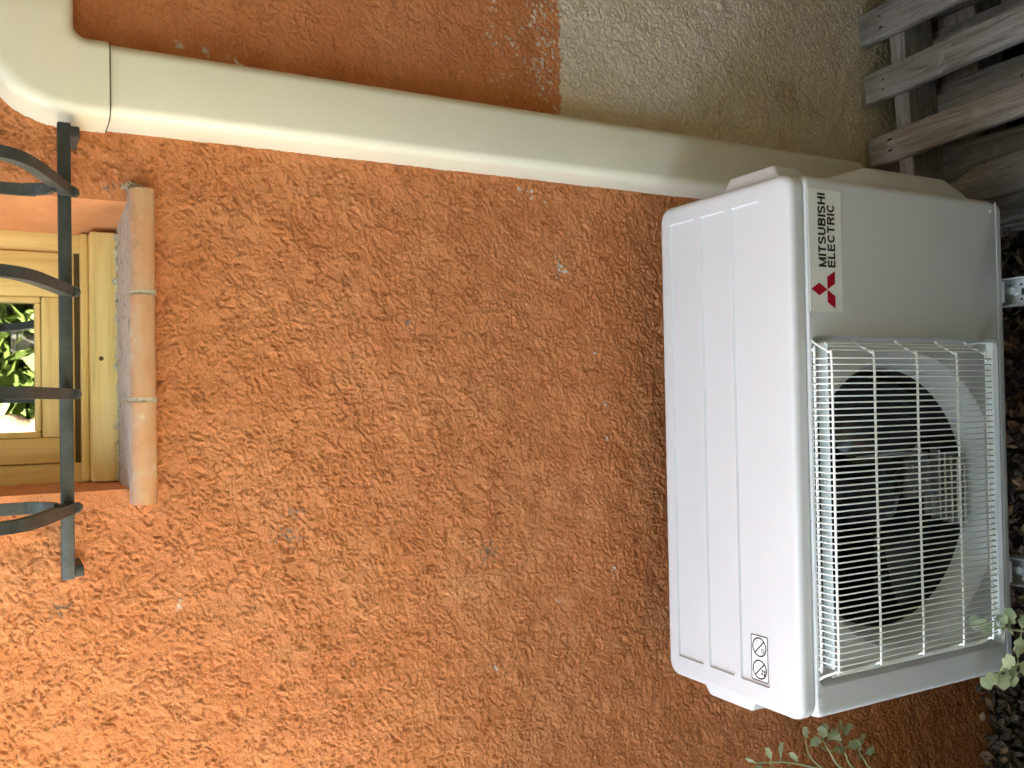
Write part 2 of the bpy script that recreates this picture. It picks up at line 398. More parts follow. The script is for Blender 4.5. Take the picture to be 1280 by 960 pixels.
# reveals of the window opening
def sheet(name, P00, P10, P11, P01, nu, nv, mat, parent, amp=.0012, nrm=(0, 0, 1)):
    b = MB(); P00, P10, P11, P01, nrm = map(Vector, (P00, P10, P11, P01, nrm)); g = []
    for j in range(nv + 1):
        for i in range(nu + 1):
            u, v = i / nu, j / nv
            p = (P00 * (1 - u) + P10 * u) * (1 - v) + (P01 * (1 - u) + P11 * u) * v
            k = float(fbm(np.array(p.x * 40 + p.y * 30), np.array(p.z * 40 + p.y * 23), 3, 5)) * amp
            e = 1 if 0 < i < nu and 0 < j < nv else 0
            g.append(p + nrm * k * e)
    b.add(g, [(j * (nu + 1) + i, j * (nu + 1) + i + 1, (j + 1) * (nu + 1) + i + 1, (j + 1) * (nu + 1) + i) for j in range(nv) for i in range(nu)])
    return b.build(name, mat, parent, smooth=180)
SPL = .034                                                        # the right reveal is splayed
sheet('reveal', (OX1, -.001, OZ0), (OX1 - SPL, FY + .05, OZ0), (OX1 - SPL, FY + .05, OZ1), (OX1, -.001, OZ1), 24, 70, M_REVEAL, house, .0022, (-1, 0, 0))
sheet('reveal', (OX0, -.001, OZ0), (OX0 + .004, FY + .05, OZ0), (OX0 + .004, FY + .05, OZ1), (OX0, -.001, OZ1), 24, 70, M_REVEAL, house, .0022, (1, 0, 0))
sheet('reveal', (OX0, -.001, OZ1), (OX0, FY + .05, OZ1), (OX1, FY + .05, OZ1), (OX1, -.001, OZ1), 12, 30, M_REVEAL, house, .002, (0, 0, -1))
# the rest of the house closes the room behind the window and shades the yard
WX = 1.42
b = MB(); b.box(WX, WX + .25, -1.5, 6, -.1, 3.7); b.build('shading_wall', M_FARWALL, house, 0)  # unseen wing, added to block light from the right
b = MB(); b.box(-1.0, WX, 5.75, 6, -.1, 3.7); b.box(-1.0, -.8, .002, 5.749, -.1, 3.7); b.build('rear_wall', M_FARWALL, house, 0)
b = MB(); b.box(-1.15, WX + .5, -.38, 6.2, 3.703, 3.85); b.build('roof', M_ROOF, house, 0)
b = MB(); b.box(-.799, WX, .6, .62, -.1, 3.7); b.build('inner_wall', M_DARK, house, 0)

b = MB(); b.add([(x_, y_, z_) for x_ in (.80, WX - .002) for y_, z_ in ((-.012, 2.40), (-1.15, 2.29), (-1.15, 2.35), (-.012, 2.48))], [(0, 1, 2, 3), (7, 6, 5, 4), (0, 4, 5, 1), (1, 5, 6, 2), (2, 6, 7, 3), (3, 7, 4, 0)]); b.build('shading_canopy', M_WOOD, house, 0)  # added above the view to darken the wall right of the duct

# window: fixed frame, sash, glass
win = MB().box(OX0 + .002, OX0 + .032, FY, FY + .05, OZ0 + .02, OZ1 - .002).build('window', M_YZ, house, bevel=.0015)      # left jamb of the frame
RX = OX1 - SPL + .010
MB().box(RX - .030, RX, FY, FY + .05, OZ0 + .02, OZ1 - .002).build('jamb', M_YZ, win, bevel=.0015)
MB().box(OX0 + .004, RX - .002, FY - .045, FY + .04, OZ0 - .01, 1.963).build('bottom_rail', M_YX, win, bevel=.003)
MB().box(OX0 + .004, RX - .002, FY - .018, FY + .04, 1.9635, 1.974).build('weather_bar', M_YX, win, bevel=.002)
MB().box(OX0 + .012, RX - .012, FY + .003, FY + .03, 1.9745, 1.981).build('gasket', M_GASKET, win, 0)
MB().box(OX0 + .030, RX - .026, FY + .004, FY + .03, 1.9815, 1.9865).build('rail_lip', M_YX, win, bevel=.001)
sx0, sx1 = OX0 + .033, RX - .031
gx0, gx1, gzb = pgx = (.440, .633, 2.036)
MB().box(sx0, gx0 - .009, FY - .006, FY + .04, 1.988, OZ1 - .03).build('sash_stile', M_YZ, win, bevel=.003)
MB().box(gx1 + .009, sx1, FY - .006, FY + .04, 1.988, OZ1 - .03).build('sash_stile', M_YZ, win, bevel=.003)
MB().box(gx0 - .0088, gx1 + .0088, FY - .0055, FY + .04, 1.988, gzb - .009).build('sash_rail', M_YX, win, bevel=.003)
MB().box(sx0 + .001, sx1 - .001, FY - .004, FY + .04, OZ1 - .029, OZ1 - .003).build('sash_rail', M_YX, win, bevel=.003)
MB().box(gx0 - .0085, gx0, FY + .0, FY + .038, gzb - .008, OZ1 - .031).build('glazing_bead', M_YZ, win, bevel=.002)
MB().box(gx1, gx1 + .0085, FY + .0, FY + .038, gzb - .008, OZ1 - .031).build('glazing_bead', M_YZ, win, bevel=.002)
MB().box(gx0 + .0003, gx1 - .0003, FY + .001, FY + .038, gzb - .0083, gzb).build('glazing_bead', M_YX, win, bevel=.002)
tag(MB().box(gx0 - .004, gx1 + .004, FY + .010, FY + .014, gzb - .005, OZ1 - .02).build('glass_pane', M_GLASS, win, 0), 'clear pane mirroring the sunlit garden')
MB().tube([(.548, FY - .0453, 1.949), (.548, FY - .03, 1.949)], .0035, 10).build('drain_hole', M_GASKET, win, 0)

# sill: three bull-nosed terracotta tiles with mortar between
sill = MB().box(.342, .776, .0, FY - .02, 1.895, 1.9135).build('window_sill', M_MORTAR, house, 0)
def nose(x0, x1, dz=0, dy=0):
    P = [(FY - .02, 1.9260 + dz), (.03, 1.9245 + dz), (0, 1.9235 + dz)]
    for k in range(9):
        a = rad(90 + 150 * k / 8); P.append((-.022 + dy + .017 * math.cos(a), 1.906 + dz + .0172 * math.sin(a)))
    P += [(-.020, 1.8905 + dz), (-.001, 1.890 + dz), (FY - .02, 1.905 + dz)]
    return MB().loft([[(x, y, zz) for y, zz in P] for x in (x0, x0 + .0012, x1 - .0012, x1)])
for x0, x1, dz, dy in ((.340, .481, 0, 0), (.4875, .630, .0006, -.0012), (.6365, .7785, -.0004, .0008)):
    nose(x0, x1, dz, dy).build('sill_tile', M_TERRA, sill, 40)
for x0, x1 in ((.4805, .488), (.6295, .637)):
    nose(x0, x1, -.0012, .0008).build('mortar_joint', M_MORTAR, sill, 40)
rs = random.Random(9); P = []
for i in range(75):
    P.append((.366 + (.735 - .366) * i / 74, FY - .0465 + rs.gauss(0, .0012), 1.9262 + rs.gauss(0, .0010)))
MB().tube(P, [max(.0008, .0026 + rs.gauss(0, .0011)) for _ in P], 7, up=(0, 0, 1)).build('mortar_fillet', M_MORTAR, sill, 60)
# crumbly mortar smear along the back edge of the sill and at its right end
rs = random.Random(4); b = MB()
for i in range(420):
    if i < 320: cx, cy, cz = rs.uniform(.37, .735), FY - .047 + rs.gauss(0, .0015), 1.925 + rs.gauss(0, .0012)
    else: cx, cy, cz = .783 + rs.gauss(0, .004), -.003 - abs(rs.gauss(0, .006)), 1.914 + rs.gauss(0, .009)
    r = rs.uniform(.0012, .0034)
    pts = [(cx + r * rs.uniform(.5, 1) * a, cy + r * rs.uniform(.5, 1) * c, cz + r * rs.uniform(.5, 1) * d) for a, c, d in ((1, 0, 0), (-1, 0, 0), (0, 1, 0), (0, -1, 0), (0, 0, 1), (0, 0, -1))]
    b.add(pts, [(0, 2, 4), (2, 1, 4), (1, 3, 4), (3, 0, 4), (2, 0, 5), (1, 2, 5), (3, 1, 5), (0, 3, 5)])
tag(b.build('mortar_crumbs', M_MORTAR, sill, 0), kind='stuff')

# ------------------------------------------------------------------ iron window grille
gr = empty('window_grille', (.55, 0, 2.0), 'bulging black iron window grille with curved bars', 'window grille')
b = MB(); P = []
bx0, bx1 = .254, .846
b.box(bx0, bx1, -.078, -.066, 1.9990, 2.0150)
b.build('cross_bar', M_IRON, gr, bevel=.002)
for cx in (bx0 + .008, bx1 - .008):
    MB().box(cx - .0075, cx + .0075, -.0655, .012, 1.9875, 2.0035).build('wall_stud', M_IRON, gr, bevel=.002)
MB().box(bx0, bx1, -.078, -.066, 2.680, 2.696).build('cross_bar', M_IRON, gr, bevel=.002)
for cx in (bx0 + .008, bx1 - .008):
    MB().box(cx - .0075, cx + .0075, -.0655, .012, 2.681, 2.694).build('wall_stud', M_IRON, gr, bevel=.002)
def smooth_path(C, n=40):
    out = []
    for i in range(n + 1):
        t = i / n * (len(C) - 1); k = min(int(t), len(C) - 2); u = t - k
        p0, p1, p2, p3 = [Vector(C[max(0, min(len(C) - 1, k + d))]) for d in (-1, 0, 1, 2)]
        out.append(.5 * ((2 * p1) + (p2 - p0) * u + (2 * p0 - 5 * p1 + 4 * p2 - p3) * u * u + (3 * p1 - p0 - 3 * p2 + p3) * u ** 3))
    return out
SQ = [(-1, -1), (1, -1), (1, 1), (-1, 1)]
for cx in (.346, .493, .626, .756):
    C = [(cx, -.079, 2.0045), (cx, -.150, 2.028), (cx, -.222, 2.056), (cx, -.252, 2.085), (cx, -.268, 2.14), (cx, -.270, 2.25), (cx, -.245, 2.40), (cx, -.19, 2.55), (cx, -.12, 2.65), (cx, -.079, 2.686)]
    bar = MB().tube(smooth_path(C, 60), .0068, prof=[(-1, -1.05), (1, -1.05), (1, 1.05), (-1, 1.05)], up=(1, 0, 0)).build('curved_bar', M_IRON, gr, 50)
    MB().tube([(cx, -.0795, 1.9985), (cx, -.072, 1.995)], .007, 10).build('rivet', M_IRON, bar)
for cx in (.350, .752):
    MB().tube(smooth_path([(cx, -.125, 2.022), (cx, -.100, 2.030), (cx, -.086, 2.052), (cx, -.082, 2.10), (cx, -.082, 2.64)], 24), .0075, prof=[(-.45, -1), (.45, -1), (.45, 1), (-.45, 1)], up=(0, -1, 0)).build('back_strap', M_IRON, gr, 50)

# ------------------------------------------------------------------ cable duct
du = empty('cable_duct', (.914, 0, .49), 'cream plastic cable duct with elbow running down the wall', 'cable duct')
def duct_prof(xa, xb, d, r=.017, dr=.004, n=7):
    P = [(xa, 0), (xa + dr * .8, -(d - r))]
    for k in range(1, n + 1):
        a = rad(180 + 90 * k / n); P.append((xa + dr + r + r * math.cos(a), -(d - r) + r * math.sin(a)))
    for k in range(n):
        a = rad(270 + 90 * k / n); P.append((xb - dr - r + r * math.cos(a), -(d - r) + r * math.sin(a)))
    P += [(xb - dr * .8, -(d - r)), (xb, 0)]
    return P
pr = duct_prof(.861, .969, .070)
MB().loft([[(px, py + .004, zz) for px, py in pr] for zz in (.491, .7, 1.0, 1.3, 1.6, 1.9495)]).build('duct', M_DUCT, du, 40)
pe = duct_prof(.8575, .9715, .0735)
MB().loft([[(px + (.0012 if px < .91 else -.0012), py * .985 + .004, zz) for px, py in pe] for zz in (1.9490, 1.9515)]).build('seam', M_GAP, du, 40)
# elbow: the section swings to the right and sinks towards the wall
wd = .9715 - .8575
loops = [[(px, py + .004, zz) for px, py in pe] for zz in (1.9510, 1.965, 1.976)]
cxx, czz, ri = .9715 + .014, 1.976, .014
def swing(a, dep, ext=1.0, dx=0, dz=0):
    L = []
    for px, py in pe:
        rr = ri + (.9715 - px) * ext
        k = 1 + .10 * math.sin(2 * a) ** 2 * ((.9715 - px) / wd)            # squarer outer corner
        L.append((cxx - rr * k * math.cos(a) + dx, py * dep + .004, czz + rr * k * math.sin(a) + dz))
    return L
for i in range(1, 15):
    a = rad(90 * i / 14); loops.append(swing(a, 1, 1))
for i in range(1, 9):
    t = i / 8; loops.append(swing(rad(90), 1 - .92 * t ** 2.4, 1 - .30 * t ** 1.5, dx=.11 * t))
MB().loft(loops).build('elbow', M_DUCT, du, 40)

# ------------------------------------------------------------------ air conditioner outdoor unit
ac = empty('air_conditioner', (.4, -.27, .58), 'white outdoor air conditioner unit with fan guard on wall brackets', 'air conditioner')
AX0, AX1, AB, AF, AZ0, AZ1 = 0, .8, -.12, -.425, .58, 1.0735
# casing: sides and back
b = MB(); L = rrect(AX0 + .003, AX1 - .003, AF + .022, AB - .001, .016)
L = [L[k] for k in range(7, 21)]; L = [(L[0][0], AF + .012)] + L + [(L[-1][0], AF + .012)]          # open at the front
b.loft([[(px, py, zz) for px, py in L] for zz in (AZ0 + .016, 1.049)], False, False, False); b.build('casing', M_AC, ac, 40)
# top cover with three shallow sunk fields
b = MB(); loops = []
for zz, ins in ((1.0500, .004), (1.0500, 0), (1.0630, 0), (1.0668, .0007), (1.0700, .0024), (1.0722, .005), (1.0733, .0085), (1.0735, .013)):
    loops.append([(px, py, zz) for px, py in rrect(AX0 - .001 + ins, AX1 + .001 - ins, AF + ins, AB + .001 - ins, .024 - ins * .6, 8)])
b.loft(loops, cap0=False, cap1=False)
bm = bmesh.new(); me = b.mesh('top_cover', ORG[ac.name]); bm.from_mesh(me)
fields = [(-.2125, -.1475), (-.2855, -.2255), (-.3615, -.2985)]
outer = [e for e in bm.edges if e.is_boundary and all(abs(v.co.z - (1.0735 - .58)) < 1e-5 for v in e.verts)]
inner = []; dz = .0036
for (ya, yb) in fields:
    top = [bm.verts.new((px - .4, py + .27, 1.0735 - .58)) for px, py in rrect(.034, .770, ya, yb, .004, 3)]
    lowv = [bm.verts.new((px - .4, py + .27, 1.0735 - .58 - dz)) for px, py in rrect(.0356, .7684, ya + .0022, yb - .0016, .003, 3)]
    n_ = len(top)
    for i in range(n_): bm.faces.new((top[i], top[(i + 1) % n_], lowv[(i + 1) % n_], lowv[i]))
    bm.faces.new(lowv)
    inner += [bm.edges.get((top[i], top[(i + 1) % n_])) for i in range(n_)]
res = bmesh.ops.triangle_fill(bm, use_beauty=True, use_dissolve=False, edges=outer + inner, normal=(0, 0, 1))
bad = []
for fc in [g for g in res['geom'] if isinstance(g, bmesh.types.BMFace)]:
    q = fc.calc_center_median() + ORG[ac.name]
    if .0341 < q.x < .7699 and any(ya + .0001 < q.y < yb - .0001 for ya, yb in fields): bad.append(fc)
bmesh.ops.delete(bm, geom=bad, context='FACES_ONLY')
bmesh.ops.recalc_face_normals(bm, faces=bm.faces)
bm.to_mesh(me); bm.free(); me.shade_smooth(); me.set_sharp_from_angle(angle=rad(28))
cover = link('top_cover', me, M_ACTOP, ac)
# front panel with a sunk field round the fan and the bell mouth
FCX, FCZ, FR, FRI = .305, .813, .236, .208
PF = -.4290; RB = -.4085
b = MB(); loops = []
for yy, ins in ((-.392, 0), (-.412, .0), (-.420, .0012), (-.4255, .0042), (-.4282, .0085), (PF, .014)):
    loops.append([(px, yy, pz_) for px, pz_ in rrect(AX0 + ins, AX1 - ins, .5945 + ins * .35, 1.0480 - ins * .22, .014, 6)])
b.loft(loops, cap0=False, cap1=False)
def rect_hit(a, x0, x1, z0, z1):
    c, s = math.cos(a), math.sin(a); t = 9
    if c > 1e-9: t = min(t, (x1 - FCX) / c)
    if c < -1e-9: t = min(t, (x0 - FCX) / c)
    if s > 1e-9: t = min(t, (z1 - FCZ) / s)
    if s < -1e-9: t = min(t, (z0 - FCZ) / s)
    return t
RX0, RX1, RZ0, RZ1 = .047, .562, .6035, 1.0415
ANG = [2 * math.pi * k / 160 for k in range(160)] + [math.atan2(zz - FCZ, xx - FCX) % (2 * math.pi) for xx in (RX0, RX1) for zz in (RZ0, RZ1)]
ANG = sorted(ANG)
def soft(a, ins):
    t = rect_hit(a, RX0 + ins, RX1 - ins, RZ0 + ins, RZ1 - ins)
    # round the corners of the field a little
    qx, qz = FCX + t * math.cos(a), FCZ + t * math.sin(a)
    r = .012
    for cx, cz in ((RX0 + ins + r, RZ0 + ins + r), (RX0 + ins + r, RZ1 - ins - r), (RX1 - ins - r, RZ0 + ins + r), (RX1 - ins - r, RZ1 - ins - r)):
        sx, sz = (1 if cx > FCX else -1), (1 if cz > FCZ else -1)
        if (qx - cx) * sx > 0 and (qz - cz) * sz > 0:
            d = Vector((qx - cx, qz - cz)); d = d.normalized() * r; return (cx + d.x, cz + d.y)
    return (qx, qz)
ring0 = [(qx, PF, qz) for qx, qz in (soft(a, 0) for a in ANG)]
me = b.mesh('front_panel', ORG[ac.name]); bm = bmesh.new(); bm.from_mesh(me); o_ = ORG[ac.name]
r0 = [bm.verts.new(Vector(p) - o_) for p in ring0]; n_ = len(r0)
inner = [bm.edges.new((r0[i], r0[(i + 1) % n_])) for i in range(n_)]
outer = [e for e in bm.edges if e.is_boundary and all(abs(v.co.y + o_.y - PF) < 1e-5 for v in e.verts)]
res = bmesh.ops.triangle_fill(bm, use_beauty=True, use_dissolve=False, edges=outer + inner, normal=(0, -1, 0))
bad = []
for fc in [g for g in res['geom'] if isinstance(g, bmesh.types.BMFace)]:
    q = fc.calc_center_median() + o_
    if RX0 < q.x < RX1 and RZ0 < q.z < RZ1: bad.append(fc)
bmesh.ops.delete(bm, geom=bad, context='FACES_ONLY')
prev = r0
for yy, fn in ((PF + .0025, lambda a: soft(a, .0012)), (RB - .003, lambda a: soft(a, .0028)), (RB, lambda a: soft(a, .006)),
               (RB + .0005, None)):
    if fn: cur = [bm.verts.new(Vector((q[0], yy, q[1])) - o_) for q in (fn(a) for a in ANG)]
    else:
        cur = []
        for a in ANG:
            t = min(FR, rect_hit(a, RX0 + .010, RX1 - .010, RZ0 + .010, RZ1 - .010)); cur.append(bm.verts.new(Vector((FCX + t * math.cos(a), yy, FCZ + t * math.sin(a))) - o_))
    for i in range(n_): bm.faces.new((prev[i], prev[(i + 1) % n_], cur[(i + 1) % n_], cur[i]))
    prev = cur
bmesh.ops.recalc_face_normals(bm, faces=bm.faces)
bm.to_mesh(me); bm.free(); me.shade_smooth(); me.set_sharp_from_angle(angle=rad(35))
panel = link('front_panel', me, M_AC, ac)
# bell mouth and barrel
loops = []
for k, yy in enumerate((RB + .0006, RB + .008, RB + .020, RB + .034, RB + .050, RB + .062, -.285)):
    t = min(1, k / 5); rr = FRI + (FR - FRI) * (1 - t) ** 1.4
    loops.append([(FCX + min(rr, rect_hit(a, RX0 + .010, RX1 - .010, RZ0 + .010, RZ1 - .010)) * math.cos(a), yy, FCZ + min(rr, rect_hit(a, RX0 + .010, RX1 - .010, RZ0 + .010, RZ1 - .010)) * math.sin(a)) for a in ANG])
MB().loft(loops[:5], False, False).build('bell_mouth', M_BELL, ac, 40)
MB().loft(loops[4:], False, False).build('barrel', M_DARK, ac, 40)
MB().box(.03, .60, -.16, -.14, .60, 1.04).build('coil', M_DARK, ac, 0)
# motor and its bracket behind the fan, ribbed plate added in front for bright lines below the hub
MB().box(FCX - .022, FCX + .028, -.262, -.20, FCZ - .055, FCZ + .02).build('motor', M_MOTOR, ac, bevel=.006)
MB().box(FCX - .012, FCX + .012, -.215, -.205, .605, 1.035).build('motor_bracket', M_MOTOR, ac, bevel=.003)
mm = MB().box(.300, .366, -.379, -.366, .715, .772).build('motor_mount', M_MOTOR, ac, bevel=.004)
for xx, zz in ((.312, .760), (.352, .762), (.330, .728)):
    MB().tube([(xx, -.3805, zz), (xx, -.3785, zz)], .0035, 10).build('screw', M_ALU, mm, 30)
for k, zz in enumerate((.699, .682, .668, .650, .634)):
    MB().box(.262 - .004 * k, .378 - .006 * k, -.384 + .002 * (k % 2), -.366, zz - .0022, zz + .0022).build('rib', M_ALU, mm, bevel=.0008, seg=1)
MB().box(.270, .372, -.3655, -.3635, .628, .716).build('back_plate', M_MOTOR, mm, bevel=.0004, seg=1)
MB().tube([(.372, -.372, .715), (.376, -.372, .80), (.372, -.372, .885)], .003, 8).build('stay', M_ALU, mm)
# fan
hub = MB().loft([[(FCX + r * math.cos(t), yy, FCZ + r * math.sin(t)) for t in [2 * math.pi * k / 28 for k in range(28)]] for yy, r in ((-.275, .052), (-.345, .050), (-.357, .044), (-.361, .030), (-.362, .008))]).build('fan', M_FAN, ac, 40)
for kb in range(3):
    g = []; nr, na = 9, 12; base = rad(100 + 120 * kb)
    for side in (0, 1):
        for i in range(nr + 1):
            r = .046 + (.196 - .046) * i / nr
            for j in range(na + 1):
                t = j / na; span = rad(62 + 22 * i / nr); lead = rad(16) * (i / nr) ** 1.5
                a = base + (t - .5) * span + lead
                yy = -.350 + .062 * t + .008 * math.sin(t * math.pi) * (-1) + (.0028 if side else 0)
                g.append((FCX + r * math.cos(a), yy, FCZ + r * math.sin(a)))
    b = MB(); q = na + 1; o2 = (nr + 1) * q; fs = []
    for i in range(nr):
        for j in range(na):
            fs.append((i * q + j, i * q + j + 1, (i + 1) * q + j + 1, (i + 1) * q + j)); fs.append((o2 + i * q + j, o2 + (i + 1) * q + j, o2 + (i + 1) * q + j + 1, o2 + i * q + j + 1))
    rim = [i * q for i in range(nr + 1)] + [nr * q + j for j in range(1, q)] + [i * q + na for i in range(nr - 1, -1, -1)] + list(range(na - 1, 0, -1))
    fs += [(rim[k], rim[(k + 1) % len(rim)], rim[(k + 1) % len(rim)] + o2, rim[k] + o2) for k in range(len(rim))]
    b.add(g, fs).build('blade', M_FAN, hub, 40)
# fan guard of welded wire
GY = -.467; GX0, GX1 = .083, .531
gd = MB().box(.072, .553, -.4385, -.4195, 1.0190, 1.0205).build('fan_guard', M_STRIP, ac, bevel=.0004, seg=1)     # upper carrying strip
MB().box(.078, .556, -.4590, -.4470, .6595, .6610).build('lower_strip', M_STRIP, gd, bevel=.0004, seg=1)
for xx in (.0725, .5515):
    MB().box(xx - .0008, xx + .0008, -.4380, RB + .001, 1.004, 1.0205).build('strip_bracket', M_STRIP, gd, 0)
for xx in (.0785, .5545):
    MB().box(xx - .0008, xx + .0008, -.4585, RB + .001, .650, .6610).build('strip_bracket', M_STRIP, gd, 0)
WT = 1.0425; WBOT = .6760
def vwire():
    return [(0, -.4300, WT + .0006), (0, GY + .010, WT + .0004), (0, GY + .003, WT - .001), (0, GY, WT - .005), (0, GY, .9), (0, GY, .8), (0, GY, WBOT + .004), (0, GY + .003, WBOT), (0, GY + .012, WBOT - .003)]
proto = MB().tube(vwire(), .00115, 6, up=(1, 0, 0)).mesh('wire', ORG[ac.name] - Vector((0, 0, 0))); proto.shade_smooth(); proto.materials.append(M_WIRE)
NW = 49
for k in range(NW):
    o = link('wire', proto, None, gd); o.location.x = GX0 + .004 + (GX1 - GX0 - .008) * k / (NW - 1)
for fx, fy in ((.60, .25), (.5395, .012), (.5455, .020), (.5505, .028), (.0745, .012), (.0685, .020), (.0635, .028)):
    if fx > .56: continue
    MB().tube([(fx, GY + fy, WT - .016), (fx, GY + fy, WBOT + .004)], .00125, 6).build('wire', M_WIRE, gd)
CW = (1.0405, .9520, .8565, .7610, .6870)
for zz in CW:
    MB().tube(smooth_path([(.0575, -.4255, zz), (.066, GY + .030, zz), (.078, GY + .008, zz), (.088, GY + .0028, zz), (.2, GY + .0028, zz), (.41, GY + .0028, zz), (.526, GY + .0028, zz), (.536, GY + .008, zz), (.548, GY + .030, zz), (.5565, -.4255, zz)], 45), .0018, 8).build('cross_wire', M_WIRE, gd)
MB().tube(smooth_path([(.0745, -.4240, WT - .002), (.0745, -.4290, WT - .0015), (.078, -.4325, WT - .0015), (.09, -.4330, WT - .0015), (.3, -.4330, WT - .0015), (.525, -.4330, WT - .0015), (.537, -.4325, WT - .0015), (.5405, -.4290, WT - .0015), (.5405, -.4240, WT - .002)], 40), .0021, 8).build('cross_wire', M_WIRE, gd)
# base pan, feet
MB().loft([[(px, py, zz) for px, py in rrect(.002, .798, AF - .001, AB - .002, .016)] for zz in (AZ0, AZ0 + .0125)]).build('base_pan', M_AC, ac, 40, bevel=.002)
for cx in (.165, .645):
    for cy in (-.415, -.155):
        MB().box(cx - .019, cx + .019, cy - .006 if cy < -.3 else cy - .02, cy + .02, .5655, .5795).build('foot', M_RUBBER if cy > -.3 else M_ZINC, ac, bevel=.002)
# handles on the sides and the valve cover
def bump_box(name, xb, xo, y0, y1, z0, z1, iy, iz0, iz1, bev):
    lo = [(xb, y0, z0), (xb, y1, z0), (xb, y1, z1), (xb, y0, z1)]; hi = [(xo, y0 + iy, z0 + iz0), (xo, y1 - iy, z0 + iz0), (xo, y1 - iy, z1 - iz1), (xo, y0 + iy, z1 - iz1)]
    return MB().loft([lo, hi]).build(name, M_AC, ac, 40, bevel=bev, seg=4)
bump_box('side_handle', .796, .8235, -.392, -.262, .985, 1.0600, .018, .02, .004, .005)
bump_box('side_handle', .004, -.0205, -.316, -.190, .985, 1.0600, .014, .02, .004, .005)
bump_box('valve_cover', .796, .846, -.405, -.150, .592, .905, .03, .06, .055, .02)
for xx, zz in ((.5905, 1.0440), (.0350, 1.0440), (.0200, .612), (.780, .612)):
    sc_ = MB().tube([(xx, PF + .0005, zz), (xx, PF - .0012, zz)], .0028, 12).build('screw', M_AC, ac, 30)
MB().box(.004, .796, PF - .0006, PF + .0012, .5975, .5990).build('lower_ridge', M_AC, ac, bevel=.0004, seg=1)
# badge
bd = MB().box(.597, .7785, PF - .0008, PF - .0002, .9755, 1.0468 - .0035).build('badge', M_PLATE, ac, 0)
def arc(cx, cy, rx, ry, a0, a1, n=9): return [(cx + rx * math.cos(rad(a0 + (a1 - a0) * k / n)), cy + ry * math.sin(rad(a0 + (a1 - a0) * k / n))) for k in range(n + 1)]
# letter strokes in a box one high; first number is the width
T_ = .10
GL = {'M': (.92, [[(T_, 0), (T_, 1)], [(.92 - T_, 0), (.92 - T_, 1)], [(T_, 1 - T_), (.46, T_ * .4), (.92 - T_, 1 - T_)]]), 'I': (.17, [[(T_, 0), (T_, 1)]]),
      'T': (.70, [[(0, 1 - T_), (.70, 1 - T_)], [(.35, 0), (.35, 1 - T_)]]), 'U': (.76, [[(T_, 1)] + arc(.38, .34, .38 - T_, .34 - T_, 180, 360, 12) + [(.76 - T_, 1)]]),
      'S': (.74, [arc(.37, .72, .29, .28 - T_, 15, 200, 10) + [(.22, .55), (.50, .47)] + arc(.37, .28, .29, .28 - T_, 20, -165, 10)]),
      'B': (.76, [[(T_, 0), (T_, 1)], [(T_, 1 - T_)] + arc(.44, .745, .22, .255 - T_, 90, -90, 8) + [(T_, .49 + T_)], [(T_, .51)] + arc(.46, .295, .30 - T_ + .0, .295 - T_, 90, -90, 8) + [(T_, T_)]]),
      'H': (.76, [[(T_, 0), (T_, 1)], [(.76 - T_, 0), (.76 - T_, 1)], [(T_, .52), (.76 - T_, .52)]]), 'E': (.70, [[(T_, 0), (T_, 1)], [(T_, 1 - T_), (.68, 1 - T_)], [(T_, .52), (.65, .52)], [(T_, T_), (.70, T_)]]),
      'L': (.64, [[(T_, 0), (T_, 1)], [(T_, T_), (.64, T_)]]), 'C': (.80, [arc(.42, .5, .42 - T_, .5 - T_, 38, 322, 18)]),
      'R': (.76, [[(T_, 0), (T_, 1)], [(T_, 1 - T_)] + arc(.45, .73, .23, .27 - T_, 90, -90, 8) + [(T_, .46 + T_)], [(.42, .46), (.58, .30), (.67, 0)]])}
def lettering(word, x0, x1, z0, z1, y, parent):
    W = sum(GL[c][0] for c in word) + .14 * (len(word) - 1); sx, sz = (x1 - x0) / W, z1 - z0; px = 0
    for c in word:
        b = MB(); n2 = 0
        for P in GL[c][1]:
            pts = [Vector((x0 + (px + a) * sx, z0 + q * sz)) for a, q in P]; L_, R_ = [], []
            for i, p in enumerate(pts):
                d0 = (p - pts[i - 1]).normalized() if i else None; d1 = (pts[i + 1] - p).normalized() if i < len(pts) - 1 else None
                d = ((d0 or d1) + (d1 or d0)).normalized(); nn = Vector((-d.y, d.x)); k_ = 1 / max(.45, abs(nn.dot(Vector((-(d1 or d0).y, (d1 or d0).x)))))
                h_ = T_ * sz * min(k_, 1.6); L_.append(p + nn * h_); R_.append(p - nn * h_)
            yy = y - .00006 * n2; n2 += 1
            b.add([(v.x, yy, v.y) for v in L_ + R_], [(i, i + 1, len(pts) + i + 1, len(pts) + i) for i in range(len(pts) - 1)])
        b.build('letter', M_BLACK, parent, 0); px += GL[c][0] + .14
lettering('MITSUBISHI', .6635, .7725, 1.0085, 1.0248, PF - .0012, bd)
lettering('ELECTRIC', .6635, .7575, .9898, 1.0055, PF - .0012, bd)
s = .0187; k = .0187 * .866 * 1.02; cx, cz = .6302, 1.0078
for dia in ([(0, 0), (s / 2, k), (0, 2 * k), (-s / 2, k)], [(0, 0), (s, 0), (1.5 * s, -k), (s / 2, -k)], [(0, 0), (-s, 0), (-1.5 * s, -k), (-s / 2, -k)]):
    MB().add([(cx + a, PF - .0012, cz + c) for a, c in dia], [(0, 1, 2, 3)]).build('diamond', M_RED, bd, 0)
